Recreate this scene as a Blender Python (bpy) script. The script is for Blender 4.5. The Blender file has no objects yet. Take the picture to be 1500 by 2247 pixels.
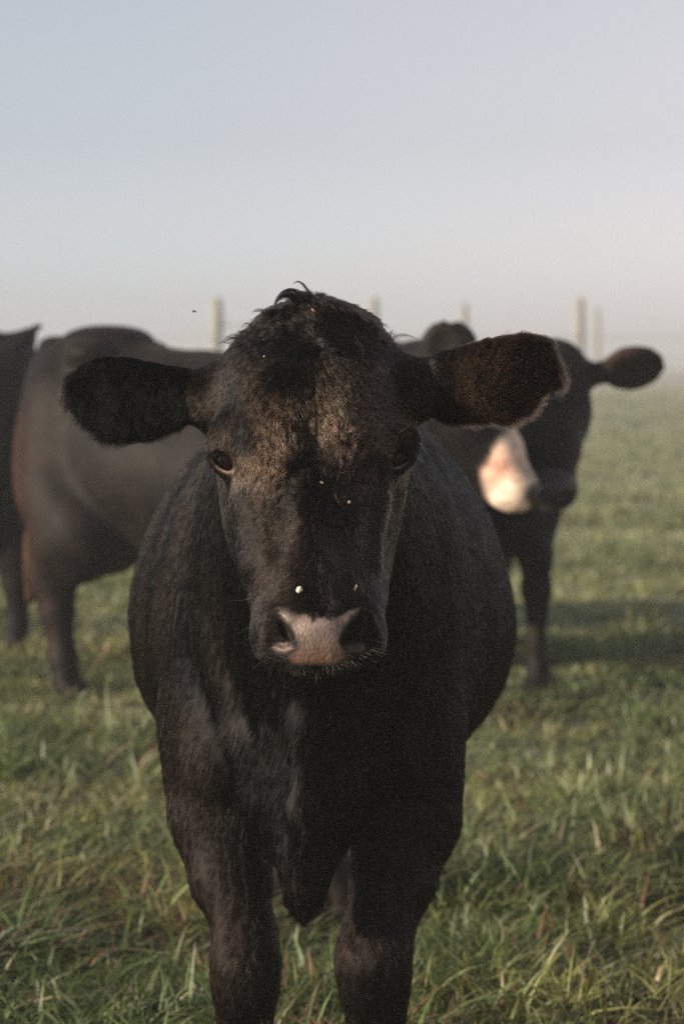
import bpy, math, random, sys, time
import numpy as np
from mathutils import Vector, Matrix, kdtree

R = math.radians
T0 = time.time()
rng = np.random.default_rng(11)
FPX = 5305.0          # focal length in photo pixels (85 mm on a 36 mm long side)
CAMH = 1.13           # camera height
HY = 790.0            # photo row of the horizon

# ------------------------------------------------------------------ camera
sc = bpy.context.scene
cam_d = bpy.data.cameras.new('camera')
cam = bpy.data.objects.new('camera', cam_d)
sc.collection.objects.link(cam)
cam.location = (0, 0, CAMH)
cam.rotation_euler = (R(90), 0, 0)
cam_d.lens = 85
cam_d.sensor_width = 36
cam_d.sensor_fit = 'AUTO'
cam_d.shift_y = -(1123.5 - HY) / 2247.0
cam_d.clip_start = 0.05
cam_d.clip_end = 5000
cam_d.dof.use_dof = True
cam_d.dof.focus_distance = 2.93
cam_d.dof.aperture_fstop = 5.6
sc.camera = cam

# ------------------------------------------------------------------ light
SUN_AZ = R(-116)      # measured from the view direction (+Y), negative = to the left; past 90 = behind the camera
SUN_EL = R(15)
w = bpy.data.worlds.new('World')
sc.world = w
w.use_nodes = True
nt = w.node_tree
bg = nt.nodes['Background']
sky = nt.nodes.new('ShaderNodeTexSky')
sky.sky_type = 'NISHITA'
sky.sun_disc = False
sky.sun_elevation = SUN_EL
sky.sun_rotation = SUN_AZ
sky.air_density = 1.0
sky.dust_density = 0.6
sky.ozone_density = 2.0
hs = nt.nodes.new('ShaderNodeHueSaturation')
hs.inputs['Saturation'].default_value = 0.20
nt.links.new(sky.outputs[0], hs.inputs['Color'])
gm = nt.nodes.new('ShaderNodeMix'); gm.data_type = 'RGBA'; gm.blend_type = 'MULTIPLY'; gm.inputs[0].default_value = 1
tc = nt.nodes.new('ShaderNodeTexCoord'); sx = nt.nodes.new('ShaderNodeSeparateXYZ'); nt.links.new(tc.outputs['Generated'], sx.inputs[0])
mr = nt.nodes.new('ShaderNodeMapRange'); mr.inputs[1].default_value = -0.14; mr.inputs[2].default_value = 0.16; mr.interpolation_type = 'SMOOTHSTEP'; nt.links.new(sx.outputs[0], mr.inputs[0])
g2 = nt.nodes.new('ShaderNodeMix'); g2.data_type = 'RGBA'; nt.links.new(mr.outputs[0], g2.inputs[0]); g2.inputs[6].default_value = (0.865, 0.89, 0.96, 1); g2.inputs[7].default_value = (0.935, 0.885, 0.925, 1)
nt.links.new(g2.outputs[2], gm.inputs[7])
nt.links.new(hs.outputs[0], gm.inputs[6])
mz = nt.nodes.new('ShaderNodeMapRange'); mz.inputs[1].default_value = 0.0; mz.interpolation_type = 'SMOOTHSTEP'; mz.inputs[2].default_value = 0.16; mz.inputs[3].default_value = 1.09; mz.inputs[4].default_value = 1.0; nt.links.new(sx.outputs[2], mz.inputs[0])
vm = nt.nodes.new('ShaderNodeVectorMath'); vm.operation = 'SCALE'; nt.links.new(gm.outputs[2], vm.inputs[0]); nt.links.new(mz.outputs[0], vm.inputs['Scale'])
nt.links.new(vm.outputs[0], bg.inputs['Color'])
bg.inputs['Strength'].default_value = 0.09
sun_d = bpy.data.lights.new('sun', 'SUN')
sun_d.energy = 5.0
sun_d.angle = R(1.5)
sun_d.color = (1.0, 0.83, 0.65)
sun = bpy.data.objects.new('sun', sun_d)
sc.collection.objects.link(sun)
sdir = Vector((math.sin(SUN_AZ) * math.cos(SUN_EL), math.cos(SUN_AZ) * math.cos(SUN_EL), math.sin(SUN_EL)))
sun.rotation_euler = sdir.to_track_quat('Z', 'Y').to_euler()
sun.location = (-4, 0, 5)

vs = sc.view_settings
vs.view_transform = 'Standard'
vs.look = 'None'
vs.gamma = 1
vs.use_curve_mapping = False
vs.exposure = 0.80
sc.cycles.use_denoising = False
sc.cycles.max_bounces = 6
sc.cycles.diffuse_bounces = 2
sc.cycles.glossy_bounces = 2
sc.cycles.transmission_bounces = 3
sc.cycles.transparent_max_bounces = 6
sc.cycles.volume_bounces = 1
sc.cycles.use_adaptive_sampling = False
sc.cycles.adaptive_threshold = 0.006
sc.cycles.denoising_prefilter = 'FAST'
sc.cycles.filter_width = 1.45

HAZE = 0.0050
FUR = True
GRASS = True

# ------------------------------------------------------------------ helpers
def pw(px, py, Y):
    return np.array([(px - 750.0) / FPX * Y, Y, CAMH - (py - HY) / FPX * Y])

def to_px(p):
    return p[..., 0] / p[..., 1] * FPX + 750.0, HY + (CAMH - p[..., 2]) / p[..., 1] * FPX

def smooth(e0, e1, x):
    t = np.clip((x - e0) / (e1 - e0), 0, 1)
    return t * t * (3 - 2 * t)

def hash3(ix, iy, iz, seed):
    h = (ix.astype(np.int64) * 374761393 + iy.astype(np.int64) * 668265263 + iz.astype(np.int64) * 2147483647 + seed * 974634777) & 0xffffffff
    h = ((h ^ (h >> 13)) * 1274126177) & 0xffffffff
    h = (h ^ (h >> 16)) & 0xffffffff
    return h.astype(np.float64) / 4294967295.0

def noise3(p, scale, seed=0):
    q = p * scale
    i = np.floor(q).astype(np.int64)
    f = q - i
    f = f * f * (3 - 2 * f)
    r = 0
    for dx in (0, 1):
        for dy in (0, 1):
            for dz in (0, 1):
                wgt = (f[..., 0] if dx else 1 - f[..., 0]) * (f[..., 1] if dy else 1 - f[..., 1]) * (f[..., 2] if dz else 1 - f[..., 2])
                r = r + wgt * hash3(i[..., 0] + dx, i[..., 1] + dy, i[..., 2] + dz, seed)
    return r * 2 - 1

def axis_grid(segs):
    """segs: list of (start, end, step); joined into one increasing coordinate array"""
    out = [segs[0][0]]
    for a, b, s in segs:
        n = max(1, int(round((b - a) / s)))
        out += list(np.linspace(a, b, n + 1)[1:])
    return np.array(out)

class Field:
    """signed field on a rectilinear grid, sculpted with smooth unions and cuts"""
    def __init__(s, ax, ay, az):
        s.ax = (ax, ay, az)
        s.F = np.full((len(ax), len(ay), len(az)), 0.5, np.float32)
    def _win(s, lo, hi):
        sl = []
        for a, l, h in zip(s.ax, lo, hi):
            i0 = max(0, np.searchsorted(a, l) - 1)
            i1 = min(len(a), np.searchsorted(a, h) + 1)
            if i1 - i0 < 1: return None
            sl.append(slice(i0, i1))
        return tuple(sl)
    def _apply(s, fn, lo, hi, k, mode):
        m = k + 0.02
        sl = s._win(np.array(lo) - m, np.array(hi) + m)
        if sl is None: return
        X = s.ax[0][sl[0]][:, None, None].astype(np.float32)
        Y = s.ax[1][sl[1]][None, :, None].astype(np.float32)
        Z = s.ax[2][sl[2]][None, None, :].astype(np.float32)
        d = fn(X, Y, Z)
        a = s.F[sl]
        if mode == 'cut':
            d = -d
            h = np.clip(k - np.abs(a - d), 0, None) / k
            s.F[sl] = np.maximum(a, d) + h * h * k * 0.25
        else:
            h = np.clip(k - np.abs(a - d), 0, None) / k
            s.F[sl] = np.minimum(a, d) - h * h * k * 0.25
    def ell(s, c, r, k=0.02, M=None, mode='add'):
        c = np.array(c, float); r = np.array(r, float)
        Mi = None if M is None else np.array(M).T
        def fn(X, Y, Z):
            x, y, z = X - c[0], Y - c[1], Z - c[2]
            if Mi is not None:
                x, y, z = (Mi[0][0]*x + Mi[0][1]*y + Mi[0][2]*z, Mi[1][0]*x + Mi[1][1]*y + Mi[1][2]*z, Mi[2][0]*x + Mi[2][1]*y + Mi[2][2]*z)
            k0 = np.sqrt((x/r[0])**2 + (y/r[1])**2 + (z/r[2])**2) + 1e-6
            k1 = np.sqrt((x/r[0]**2)**2 + (y/r[1]**2)**2 + (z/r[2]**2)**2) + 1e-6
            return (k0 * (k0 - 1) / k1).astype(np.float32)
        e = r.max() if M is not None else r
        s._apply(fn, c - e, c + e, k, mode)
    def cone(s, a, b, ra, rb, k=0.02, mode='add'):
        a = np.array(a, float); b = np.array(b, float); v = b - a; L2 = float(v @ v)
        def fn(X, Y, Z):
            x, y, z = X - a[0], Y - a[1], Z - a[2]
            t = np.clip((x*v[0] + y*v[1] + z*v[2]) / L2, 0, 1)
            return (np.sqrt((x-t*v[0])**2 + (y-t*v[1])**2 + (z-t*v[2])**2) - (ra + (rb - ra) * t)).astype(np.float32)
        rm = max(ra, rb)
        s._apply(fn, np.minimum(a, b) - rm, np.maximum(a, b) + rm, k, mode)
    def chain(s, pts, k=0.02):
        for (a, ra), (b, rb) in zip(pts[:-1], pts[1:]):
            s.cone(a, b, ra, rb, k)
    def loft(s, axis, st, k=0.02, mode='add', M=None):
        """st rows: t, centre a, centre b, half a, half b, power, taper (width along a shrinks towards -b)"""
        st = np.array(st, float)
        t, ca, cb, ha, hb, p, tp = st.T
        o = [i for i in range(3) if i != axis]
        def cr(xs, ys, x):      # smooth (Catmull-Rom style) interpolation
            m = np.gradient(ys, xs)
            i = np.clip(np.searchsorted(xs, x) - 1, 0, len(xs) - 2)
            h = xs[i+1] - xs[i]; u = np.clip((x - xs[i]) / h, 0, 1)
            return ((2*u**3-3*u**2+1)*ys[i] + (u**3-2*u**2+u)*h*m[i] + (-2*u**3+3*u**2)*ys[i+1] + (u**3-u**2)*h*m[i+1])
        def fn(X, Y, Z):
            C = [X, Y, Z]; T = C[axis]; A = C[o[0]]; B = C[o[1]]
            CA, CB, P, TP = (cr(t, v, T) for v in (ca, cb, p, tp))
            HA = np.maximum(cr(t, ha, T), 0.002); HB = np.maximum(cr(t, hb, T), 0.002)
            vb = (B - CB) / HB
            wa = HA * (1 + TP * np.clip(vb, -1.2, 1.2))
            va = (A - CA) / wa
            q = (np.abs(va)**P + np.abs(vb)**P)**(1/P) + 1e-6
            d = (q - 1) * np.minimum(HA, HB) * 0.8
            ov = np.maximum(t[0] - T, T - t[-1])
            return np.maximum(d, ov).astype(np.float32)
        lo = np.zeros(3); hi = np.zeros(3)
        lo[axis], hi[axis] = t[0], t[-1]
        wm = ha * (1 + np.abs(tp))
        lo[o[0]], hi[o[0]] = (ca - wm).min(), (ca + wm).max()
        lo[o[1]], hi[o[1]] = (cb - hb).min(), (cb + hb).max()
        s._apply(fn, lo, hi, k, mode)
    def value(s, P):
        P = np.atleast_2d(P)
        idx, fr = [], []
        for d in range(3):
            a = s.ax[d]
            i = np.clip(np.searchsorted(a, P[:, d]) - 1, 0, len(a) - 2)
            idx.append(i); fr.append(np.clip((P[:, d] - a[i]) / (a[i+1] - a[i]), 0, 1))
        r = 0
        for dx in (0, 1):
            for dy in (0, 1):
                for dz in (0, 1):
                    wg = (fr[0] if dx else 1-fr[0]) * (fr[1] if dy else 1-fr[1]) * (fr[2] if dz else 1-fr[2])
                    r = r + wg * s.F[idx[0]+dx, idx[1]+dy, idx[2]+dz]
        return r
    def hit(s, px, py, y0=2.7, y1=5.0):
        ys = np.arange(y0, y1, 0.001)
        P = np.stack([(px - 750.0) / FPX * ys, ys, CAMH - (py - HY) / FPX * ys], 1)
        v = s.value(P)
        i = np.argmax(v < 0)
        return P[i]
    def mesh(s, smooth_it=2):
        F = s.F; nx, ny, nz = F.shape
        ins = F < 0
        c = [ins[dx:nx-1+dx, dy:ny-1+dy, dz:nz-1+dz] for dx in (0,1) for dy in (0,1) for dz in (0,1)]
        anyi = c[0].copy(); alli = c[0].copy()
        for q in c[1:]:
            anyi |= q; alli &= q
        act = anyi & ~alli
        I = np.argwhere(act)
        vid = np.full(act.shape, -1, np.int32)
        vid[act] = np.arange(len(I))
        offs = [(dx, dy, dz) for dx in (0,1) for dy in (0,1) for dz in (0,1)]
        val = np.stack([F[I[:,0]+o[0], I[:,1]+o[1], I[:,2]+o[2]] for o in offs], 1).astype(np.float64)
        pos = np.zeros((len(I), 3)); cnt = np.zeros(len(I))
        for a in range(8):
            for b in range(a+1, 8):
                d = [offs[b][i] - offs[a][i] for i in range(3)]
                if sum(map(abs, d)) != 1: continue
                m = (val[:, a] < 0) != (val[:, b] < 0)
                t = val[m, a] / (val[m, a] - val[m, b])
                pos[m] += np.array(offs[a]) + t[:, None] * np.array(d)
                cnt[m] += 1
        pos /= cnt[:, None]
        V = np.empty_like(pos)
        for d in range(3):
            a = s.ax[d]
            V[:, d] = a[I[:, d]] + pos[:, d] * (a[I[:, d]+1] - a[I[:, d]])
        Q = []
        for axn in range(3):
            sl0 = [slice(None)]*3; sl1 = [slice(None)]*3
            sl0[axn] = slice(0, -1); sl1[axn] = slice(1, None)
            A = ins[tuple(sl0)]; B = ins[tuple(sl1)]
            E = np.argwhere(A != B)
            u, v = [(1, 2), (2, 0), (0, 1)][axn]
            ok = (E[:, u] > 0) & (E[:, v] > 0) & (E[:, u] < F.shape[u]-1) & (E[:, v] < F.shape[v]-1)
            E = E[ok]
            def g(du, dv):
                K = E.copy(); K[:, u] += du; K[:, v] += dv
                return vid[K[:,0], K[:,1], K[:,2]]
            q = np.stack([g(-1,-1), g(0,-1), g(0,0), g(-1,0)], 1)
            flip = ~A[E[:,0], E[:,1], E[:,2]]
            q[flip] = q[flip][:, ::-1]
            Q.append(q)
        Q = np.concatenate(Q)
        Q = Q[(Q >= 0).all(1)]
        n = len(V)
        e0 = np.concatenate([Q[:, i] for i in range(4)] + [Q[:, (i+1) % 4] for i in range(4)])
        e1 = np.concatenate([Q[:, (i+1) % 4] for i in range(4)] + [Q[:, i] for i in range(4)])
        deg = np.bincount(e0, minlength=n).astype(float)
        deg[deg == 0] = 1
        for it in range(smooth_it):
            for lam in (0.5, -0.52):
                L = np.stack([np.bincount(e0, V[e1, d], n) for d in range(3)], 1) / deg[:, None]
                V = V + lam * (L - V)
        return V, Q

def mesh_normals(V, Q):
    fn = np.cross(V[Q[:, 2]] - V[Q[:, 0]], V[Q[:, 3]] - V[Q[:, 1]])
    N = np.stack([sum(np.bincount(Q[:, i], fn[:, d], len(V)) for i in range(4)) for d in range(3)], 1)
    return N / (np.linalg.norm(N, axis=1, keepdims=True) + 1e-12), fn * 0.5

def make_mesh(name, V, faces, mat, parent=None, attrs=None, smooth_shade=True):
    me = bpy.data.meshes.new(name)
    V = np.asarray(V, np.float32); F = np.asarray(faces, np.int32); k = F.shape[1]
    me.vertices.add(len(V)); me.vertices.foreach_set('co', V.ravel())
    me.loops.add(F.size); me.loops.foreach_set('vertex_index', F.ravel())
    me.polygons.add(len(F)); me.polygons.foreach_set('loop_start', np.arange(len(F), dtype=np.int32) * k)
    me.polygons.foreach_set('loop_total', np.full(len(F), k, np.int32))
    if smooth_shade:
        me.polygons.foreach_set('use_smooth', np.ones(len(F), bool))
    for an, av in (attrs or {}).items():
        av = np.asarray(av, np.float32)
        if av.ndim == 1:
            me.attributes.new(an, 'FLOAT', 'POINT').data.foreach_set('value', av)
        else:
            c4 = np.ones((len(av), 4), np.float32); c4[:, :3] = av
            me.attributes.new(an, 'FLOAT_COLOR', 'POINT').data.foreach_set('color', c4.ravel())
    me.update(); me.validate()
    me.materials.append(mat)
    o = bpy.data.objects.new(name, me)
    sc.collection.objects.link(o)
    if parent is not None: o.parent = parent
    return o

def make_hair(name, pts, rad, col, mat, parent=None):
    """pts (n,k,3) in world space, rad (n,k), col (n,3)"""
    n, k, _ = pts.shape
    hc = bpy.data.hair_curves.new(name)
    hc.add_curves([k] * n)
    hc.attributes['position'].data.foreach_set('vector', pts.astype(np.float32).ravel())
    ra = hc.attributes.get('radius') or hc.attributes.new('radius', 'FLOAT', 'POINT')
    ra.data.foreach_set('value', rad.astype(np.float32).ravel())
    c4 = np.ones((n, 4), np.float32); c4[:, :3] = col
    hc.attributes.new('hair_col', 'FLOAT_COLOR', 'CURVE').data.foreach_set('color', c4.ravel())
    hc.materials.append(mat)
    o = bpy.data.objects.new(name, hc)
    sc.collection.objects.link(o)
    if parent is not None: o.parent = parent
    return o

def empty(name, loc, label, cat, group=None):
    o = bpy.data.objects.new(name, None)
    sc.collection.objects.link(o)
    o.location = loc
    o['label'] = label; o['category'] = cat
    if group: o['group'] = group
    return o

def fix_parent(root):
    """children were made in world space; keep them there under the root"""
    bpy.context.view_layer.update()
    inv = Matrix.Translation(root.location).inverted()
    for o in sc.collection.objects:
        if o.parent is root:
            o.matrix_parent_inverse = inv

class Mat:
    def __init__(s, name):
        s.m = bpy.data.materials.new(name); s.m.use_nodes = True
        s.t = s.m.node_tree; s.n = s.t.nodes; s.b = s.n['Principled BSDF']; s.out = s.n['Material Output']
    def node(s, typ, **kw):
        nd = s.n.new(typ)
        for k_, v_ in kw.items():
            if hasattr(nd, k_) and not k_[0].isupper(): setattr(nd, k_, v_)
            else: nd.inputs[k_.replace('_', ' ')].default_value = v_
        return nd
    def link(s, a, b): s.t.links.new(a, b)
    def mix(s, fac, a, b, blend='MIX'):
        nd = s.n.new('ShaderNodeMix'); nd.data_type = 'RGBA'; nd.blend_type = blend
        for sock, v_ in ((nd.inputs[0], fac), (nd.inputs[6], a), (nd.inputs[7], b)):
            if hasattr(v_, 'links'): s.link(v_, sock)
            else: sock.default_value = v_ if not isinstance(v_, tuple) else (*v_, 1)[:4]
        return nd.outputs[2]
    def noise(s, scale, detail=4, rough=0.6, vec=None):
        nd = s.n.new('ShaderNodeTexNoise'); nd.inputs['Scale'].default_value = scale
        nd.inputs['Detail'].default_value = detail; nd.inputs['Roughness'].default_value = rough
        if vec is not None: s.link(vec, nd.inputs['Vector'])
        return nd
    def attr(s, name):
        nd = s.n.new('ShaderNodeAttribute'); nd.attribute_name = name; return nd
    def ramp(s, src, stops):
        nd = s.n.new('ShaderNodeValToRGB')
        e = nd.color_ramp.elements
        while len(e) < len(stops): e.new(0.5)
        for el, (p_, c_) in zip(e, stops):
            el.position = p_; el.color = (*c_, 1) if len(c_) == 3 else c_
        s.link(src, nd.inputs[0]); return nd.outputs[0]

# ------------------------------------------------------------------ materials
def hide_material(name):
    M = Mat(name)
    co = M.node('ShaderNodeTexCoord')
    base = M.attr('tint').outputs['Color']
    n1 = M.noise(11, 7, 0.7, co.outputs['Object'])
    f = M.ramp(n1.outputs[0], [(0.38, (0.45, 0.45, 0.45)), (0.64, (1.6, 1.5, 1.4))])
    c1 = M.mix(1.0, base, f, 'MULTIPLY')
    M.link(c1, M.b.inputs['Base Color'])
    M.b.inputs['Roughness'].default_value = 0.55
    M.b.inputs['Specular IOR Level'].default_value = 0.12
    M.b.inputs['Sheen Weight'].default_value = 0.03
    M.b.inputs['Sheen Roughness'].default_value = 0.4
    M.b.inputs['Sheen Tint'].default_value = (0.6, 0.5, 0.42, 1)
    mp = M.node('ShaderNodeMapping'); M.link(co.outputs['Object'], mp.inputs[0]); mp.inputs['Scale'].default_value = (260, 260, 40)
    n2 = M.noise(1, 3, 0.6, mp.outputs[0])
    bp = M.node('ShaderNodeBump'); bp.inputs['Strength'].default_value = 0.35; bp.inputs['Distance'].default_value = 0.004
    M.link(n2.outputs[0], bp.inputs['Height'])
    bs = M.node('ShaderNodeMapRange'); M.link(M.attr('leather').outputs['Fac'], bs.inputs[0]); bs.inputs[2].default_value = .5; bs.inputs[3].default_value = .35; bs.inputs[4].default_value = 0.0; M.link(bs.outputs[0], bp.inputs['Strength'])
    # wet leather of the nose: cobbled bumps where the 'leather' mask is set
    la = M.attr('leather').outputs['Fac']
    vo = M.node('ShaderNodeTexVoronoi'); vo.feature = 'SMOOTH_F1'; vo.inputs['Scale'].default_value = 265; vo.inputs['Randomness'].default_value = 1.0
    M.link(co.outputs['Object'], vo.inputs['Vector'])
    bp2 = M.node('ShaderNodeBump'); bp2.invert = True; bp2.inputs['Distance'].default_value = 0.0015
    ml = M.node('ShaderNodeMath', operation='MULTIPLY'); M.link(la, ml.inputs[0]); ml.inputs[1].default_value = 0.75
    M.link(ml.outputs[0], bp2.inputs['Strength']); M.link(vo.outputs['Distance'], bp2.inputs['Height'])
    M.link(bp.outputs[0], bp2.inputs['Normal'])
    M.link(bp2.outputs[0], M.b.inputs['Normal'])
    ro = M.node('ShaderNodeMapRange'); M.link(la, ro.inputs[0]); ro.inputs[3].default_value = 0.6; ro.inputs[4].default_value = 0.38
    spc = M.node('ShaderNodeMapRange'); M.link(la, spc.inputs[0]); spc.inputs[3].default_value = 0.12; spc.inputs[4].default_value = 0.30; M.link(spc.outputs[0], M.b.inputs['Specular IOR Level'])
    M.link(ro.outputs[0], M.b.inputs['Roughness'])
    return M.m

def hair_material(name, rough=0.35, ior=1.36):
    M = Mat(name)
    M.n.remove(M.b)
    h = M.n.new('ShaderNodeBsdfHairPrincipled')
    h.model = 'CHIANG'; h.parametrization = 'COLOR'
    M.link(M.attr('hair_col').outputs['Color'], h.inputs['Color'])
    h.inputs['Roughness'].default_value = rough
    h.inputs['Radial Roughness'].default_value = 0.4
    h.inputs['Coat'].default_value = 0.0
    h.inputs['Random Roughness'].default_value = 0.2
    h.inputs['IOR'].default_value = ior
    M.link(h.outputs[0], M.out.inputs['Surface'])
    return M.m

hide = hide_material('cow_hide')
fur_mat = hair_material('fur_hair', 0.20, 1.21)
sleek_mat = hair_material('sleek_hair', 0.17, 1.15)
ear_mat = hair_material('ear_fur', 0.26, 1.11)

# ------------------------------------------------------------------ the black cow in front
def rotm(ax, deg):
    return np.array(Matrix.Rotation(R(deg), 3, ax))

def build_front_cow():
    gx = axis_grid([(-0.46, -0.185, 0.0055), (-0.185, 0.105, 0.0026), (0.105, 0.38, 0.0055)])
    gy = axis_grid([(2.80, 3.20, 0.0028), (3.20, 3.40, 0.006), (3.40, 5.25, 0.012)])
    gz = axis_grid([(-0.02, 0.66, 0.010), (0.66, 0.72, 0.005), (0.72, 1.24, 0.0028)])
    f = Field(gx, gy, gz)
    # trunk: Y stations -> (Y, cx, cz, half x, half z, power, taper)
    tr = []
    for Y, cx, hw, zt, zb, p, tp in [
        (3.26, -.036, .060, 1.10, .88, 2.0, 0), (3.34, -.036, .100, 1.11, .76, 2.0, .1), (3.44, -.036, .135, 1.105, .62, 2.1, .1),
        (3.54, -.036, .170, 1.095, .50, 2.2, .05), (3.66, -.038, .205, 1.085, .45, 2.3, 0), (3.85, -.038, .250, 1.075, .42, 2.2, -.12),
        (4.10, -.038, .312, 1.065, .395, 2.1, -.16), (4.38, -.038, .338, 1.06, .39, 2.1, -.16), (4.65, -.038, .315, 1.065, .43, 2.1, -.1),
        (4.85, -.038, .265, 1.07, .52, 2.2, 0), (5.00, -.038, .19, 1.05, .62, 2.2, 0), (5.08, -.038, .06, 1.00, .75, 2.0, 0)]:
        tr.append((Y, cx, (zt+zb)/2, hw, (zt-zb)/2, p, tp))
    f.loft(1, tr, 0.03)
    # shoulders and the tops of the front legs
    f.ell((-.198, 3.74, .66), (.062, .14, .24), .06)
    f.ell((.120, 3.74, .66), (.062, .14, .24), .06)
    f.ell((-.184, 3.66, .53), (.076, .11, .15), .05)
    f.ell((.104, 3.66, .53), (.074, .11, .15), .05)
    # brisket fold
    br = []
    for z, cx, cy, hx, hy in [(.325, -.054, 3.47, .004, .012), (.345, -.054, 3.47, .022, .035), (.39, -.052, 3.475, .036, .055), (.45, -.048, 3.49, .065, .08),
                              (.52, -.045, 3.50, .095, .10), (.62, -.042, 3.49, .095, .10), (.74, -.04, 3.43, .07, .10), (.84, -.038, 3.35, .04, .08)]:
        br.append((z, cx, cy, hx, hy, 2.0, .35))
    f.loft(2, br, .04)
    f.chain([((-.050, 3.42, .78), .03), ((-.060, 3.39, .70), .010), ((-.060, 3.395, .62), .014), ((-.062, 3.39, .50), .015), ((-.060, 3.43, .38), .012)], .03)
    f.chain([((-.17, 3.56, .72), .03), ((-.150, 3.50, .58), .014), ((-.125, 3.50, .50), .012), ((-.11, 3.53, .42), .012)], .04)
    f.ell((-.095, 3.42, .53), (.022, .02, .07), .04, mode='cut')
    # front legs
    f.chain([((-.185, 3.70, .58), .088), ((-.178, 3.64, .44), .076), ((-.165, 3.60, .36), .058), ((-.145, 3.565, .29), .046), ((-.142, 3.55, .25), .049),
             ((-.143, 3.555, .21), .046), ((-.144, 3.57, .165), .036), ((-.144, 3.575, .10), .033), ((-.144, 3.56, .075), .041)], .022)
    f.chain([((.100, 3.70, .58), .088), ((.094, 3.64, .44), .078), ((.078, 3.60, .36), .060), ((.056, 3.565, .29), .046), ((.049, 3.55, .25), .049),
             ((.050, 3.555, .21), .046), ((.052, 3.57, .165), .038), ((.052, 3.575, .10), .034), ((.052, 3.56, .075), .042)], .022)
    for x in (-.144, .052):
        f.cone((x-.022, 3.545, .06), (x-.024, 3.51, .022), .030, .034, .01)
        f.cone((x+.022, 3.545, .06), (x+.024, 3.51, .022), .030, .034, .01)
        f.cone((x, 3.61, .085), (x, 3.62, .075), .014, .012, .01)
    # hind legs
    for x, s in ((-.126, -1), (-.022, 1)):
        f.chain([((x*.9+s*.09, 4.80, .68), .15), ((x+s*.05, 4.72, .50), .11), ((x, 4.86, .40), .058), ((x, 4.93, .34), .048), ((x, 4.90, .24), .036),
                 ((x, 4.88, .12), .034), ((x, 4.86, .075), .042)], .03)
        f.cone((x-.02, 4.845, .06), (x-.024, 4.81, .02), .030, .034, .01)
        f.cone((x+.02, 4.845, .06), (x+.024, 4.81, .02), .030, .034, .01)
    f.chain([((-.038, 5.05, 1.0), .035), ((-.038, 5.12, .88), .026), ((-.038, 5.13, .55), .016), ((-.038, 5.13, .40), .014)], .03)
    f.ell((-.038, 5.13, .32), (.03, .035, .11), .03)

    # head: stations down the face (photo row, left, right outline, front Y, back Y, taper, power)
    hd = []
    for py, xl, xr, yf, yb, tp, p in [
        (671, 655, 715, 3.155, 3.20, .0, 2), (678, 622, 756, 3.125, 3.23, .0, 2), (692, 588, 800, 3.095, 3.25, .05, 2.1), (715, 556, 826, 3.065, 3.27, .05, 2.2), (745, 522, 852, 3.04, 3.29, .05, 2.3),
        (790, 490, 880, 3.013, 3.31, .05, 2.4), (850, 470, 895, 2.990, 3.33, .07, 2.5), (920, 462, 902, 2.972, 3.34, .09, 2.6), (985, 463, 903, 2.957, 3.34, .12, 2.6),
        (1040, 470, 896, 2.942, 3.335, .18, 2.5), (1100, 480, 884, 2.925, 3.32, .26, 2.3), (1160, 490, 872, 2.908, 3.28, .32, 2.2),
        (1220, 508, 858, 2.892, 3.21, .34, 2.2), (1280, 532, 846, 2.874, 3.13, .28, 2.3), (1330, 546, 843, 2.858, 3.07, .16, 2.4),
        (1380, 551, 843, 2.848, 3.03, .08, 2.4), (1425, 566, 832, 2.845, 3.00, .04, 2.4), (1452, 598, 808, 2.852, 2.98, .0, 2.3), (1463, 630, 770, 2.872, 2.96, .0, 2.2), (1470, 665, 735, 2.89, 2.94, 0, 2)]:
        ym = (yf + yb) / 2 * .55 + yf * .45
        xa, xb = (xl - 750) / FPX * ym, (xr - 750) / FPX * ym
        z = CAMH - (py - HY) / FPX * (yf * .7 + yb * .3)
        hd.append((z, (xa+xb)/2, (yf+yb)/2, (xb-xa)/2, (yb-yf)/2, p, tp))
    hd.sort()
    f.loft(2, hd, .02)
    # crown tuft base, brow ridges, cheek crests, lower lip
    f.ell(pw(688, 712, 3.13), (.055, .05, .03), .03)
    for px in (520, 852):
        f.ell(pw(px, 944, 3.05), (.034, .026, .017), .03, rotm('Y', -20 if px < 700 else 20))
    for px, s, r_ in ((545, -1, .016), (826, 1, .006)):
        f.cone(pw(px, 1105, 3.02), pw(px - s*12, 1230, 2.975), r_, r_ * .6, .03)
    f.ell(pw(600, 1100, 2.925), (.020, .018, .055), .03, mode='cut')
    f.ell(pw(775, 1110, 2.912), (.020, .014, .055), .04, mode='cut')
    f.cone(pw(556, 1052, 2.945), pw(592, 1125, 2.92), .012, .010, .022, mode='cut')
    f.ell(pw(690, 880, 2.965), (.012, .012, .06), .03, mode='cut')
    f.ell(pw(700, 1448, 2.925), (.050, .05, .020), .012)
    f.ell(pw(700, 1458, 2.95), (.038, .04, .014), .012)
    f.cone(pw(615, 1462, 2.873), pw(785, 1462, 2.873), .002, .002, .008, mode='cut')
    # upper lip pads beside the nose
    for px in (592, 806):
        f.ell(pw(px, 1400, 2.90), (.015, .026, .028), .03)
    # nose leather: lifted plate with comma nostrils
    f.ell(pw(700, 1405, 2.862), (.043, .014, .034), .012)
    for s, px in ((-1, 632), (1, 769)):
        f.ell(pw(px + s*6, 1388, 2.842), (.0068, .024, .0160), .007, rotm('Y', s*26), mode='cut')
        f.ell(pw(px + s*16, 1368, 2.850), (.0050, .014, .0150), .006, rotm('Y', s*18), mode='cut')
        f.ell(pw(px + s*26, 1410, 2.852), (.0110, .010, .0035), .006, rotm('Y', -s*20), mode='cut')
        # flaring rims
        f.cone(pw(px + s*36, 1352, 2.870), pw(px + s*42, 1392, 2.874), .006, .007, .014)
        f.cone(pw(px - s*4, 1358, 2.858), pw(px + s*20, 1338, 2.866), .004, .003, .010)

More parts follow.
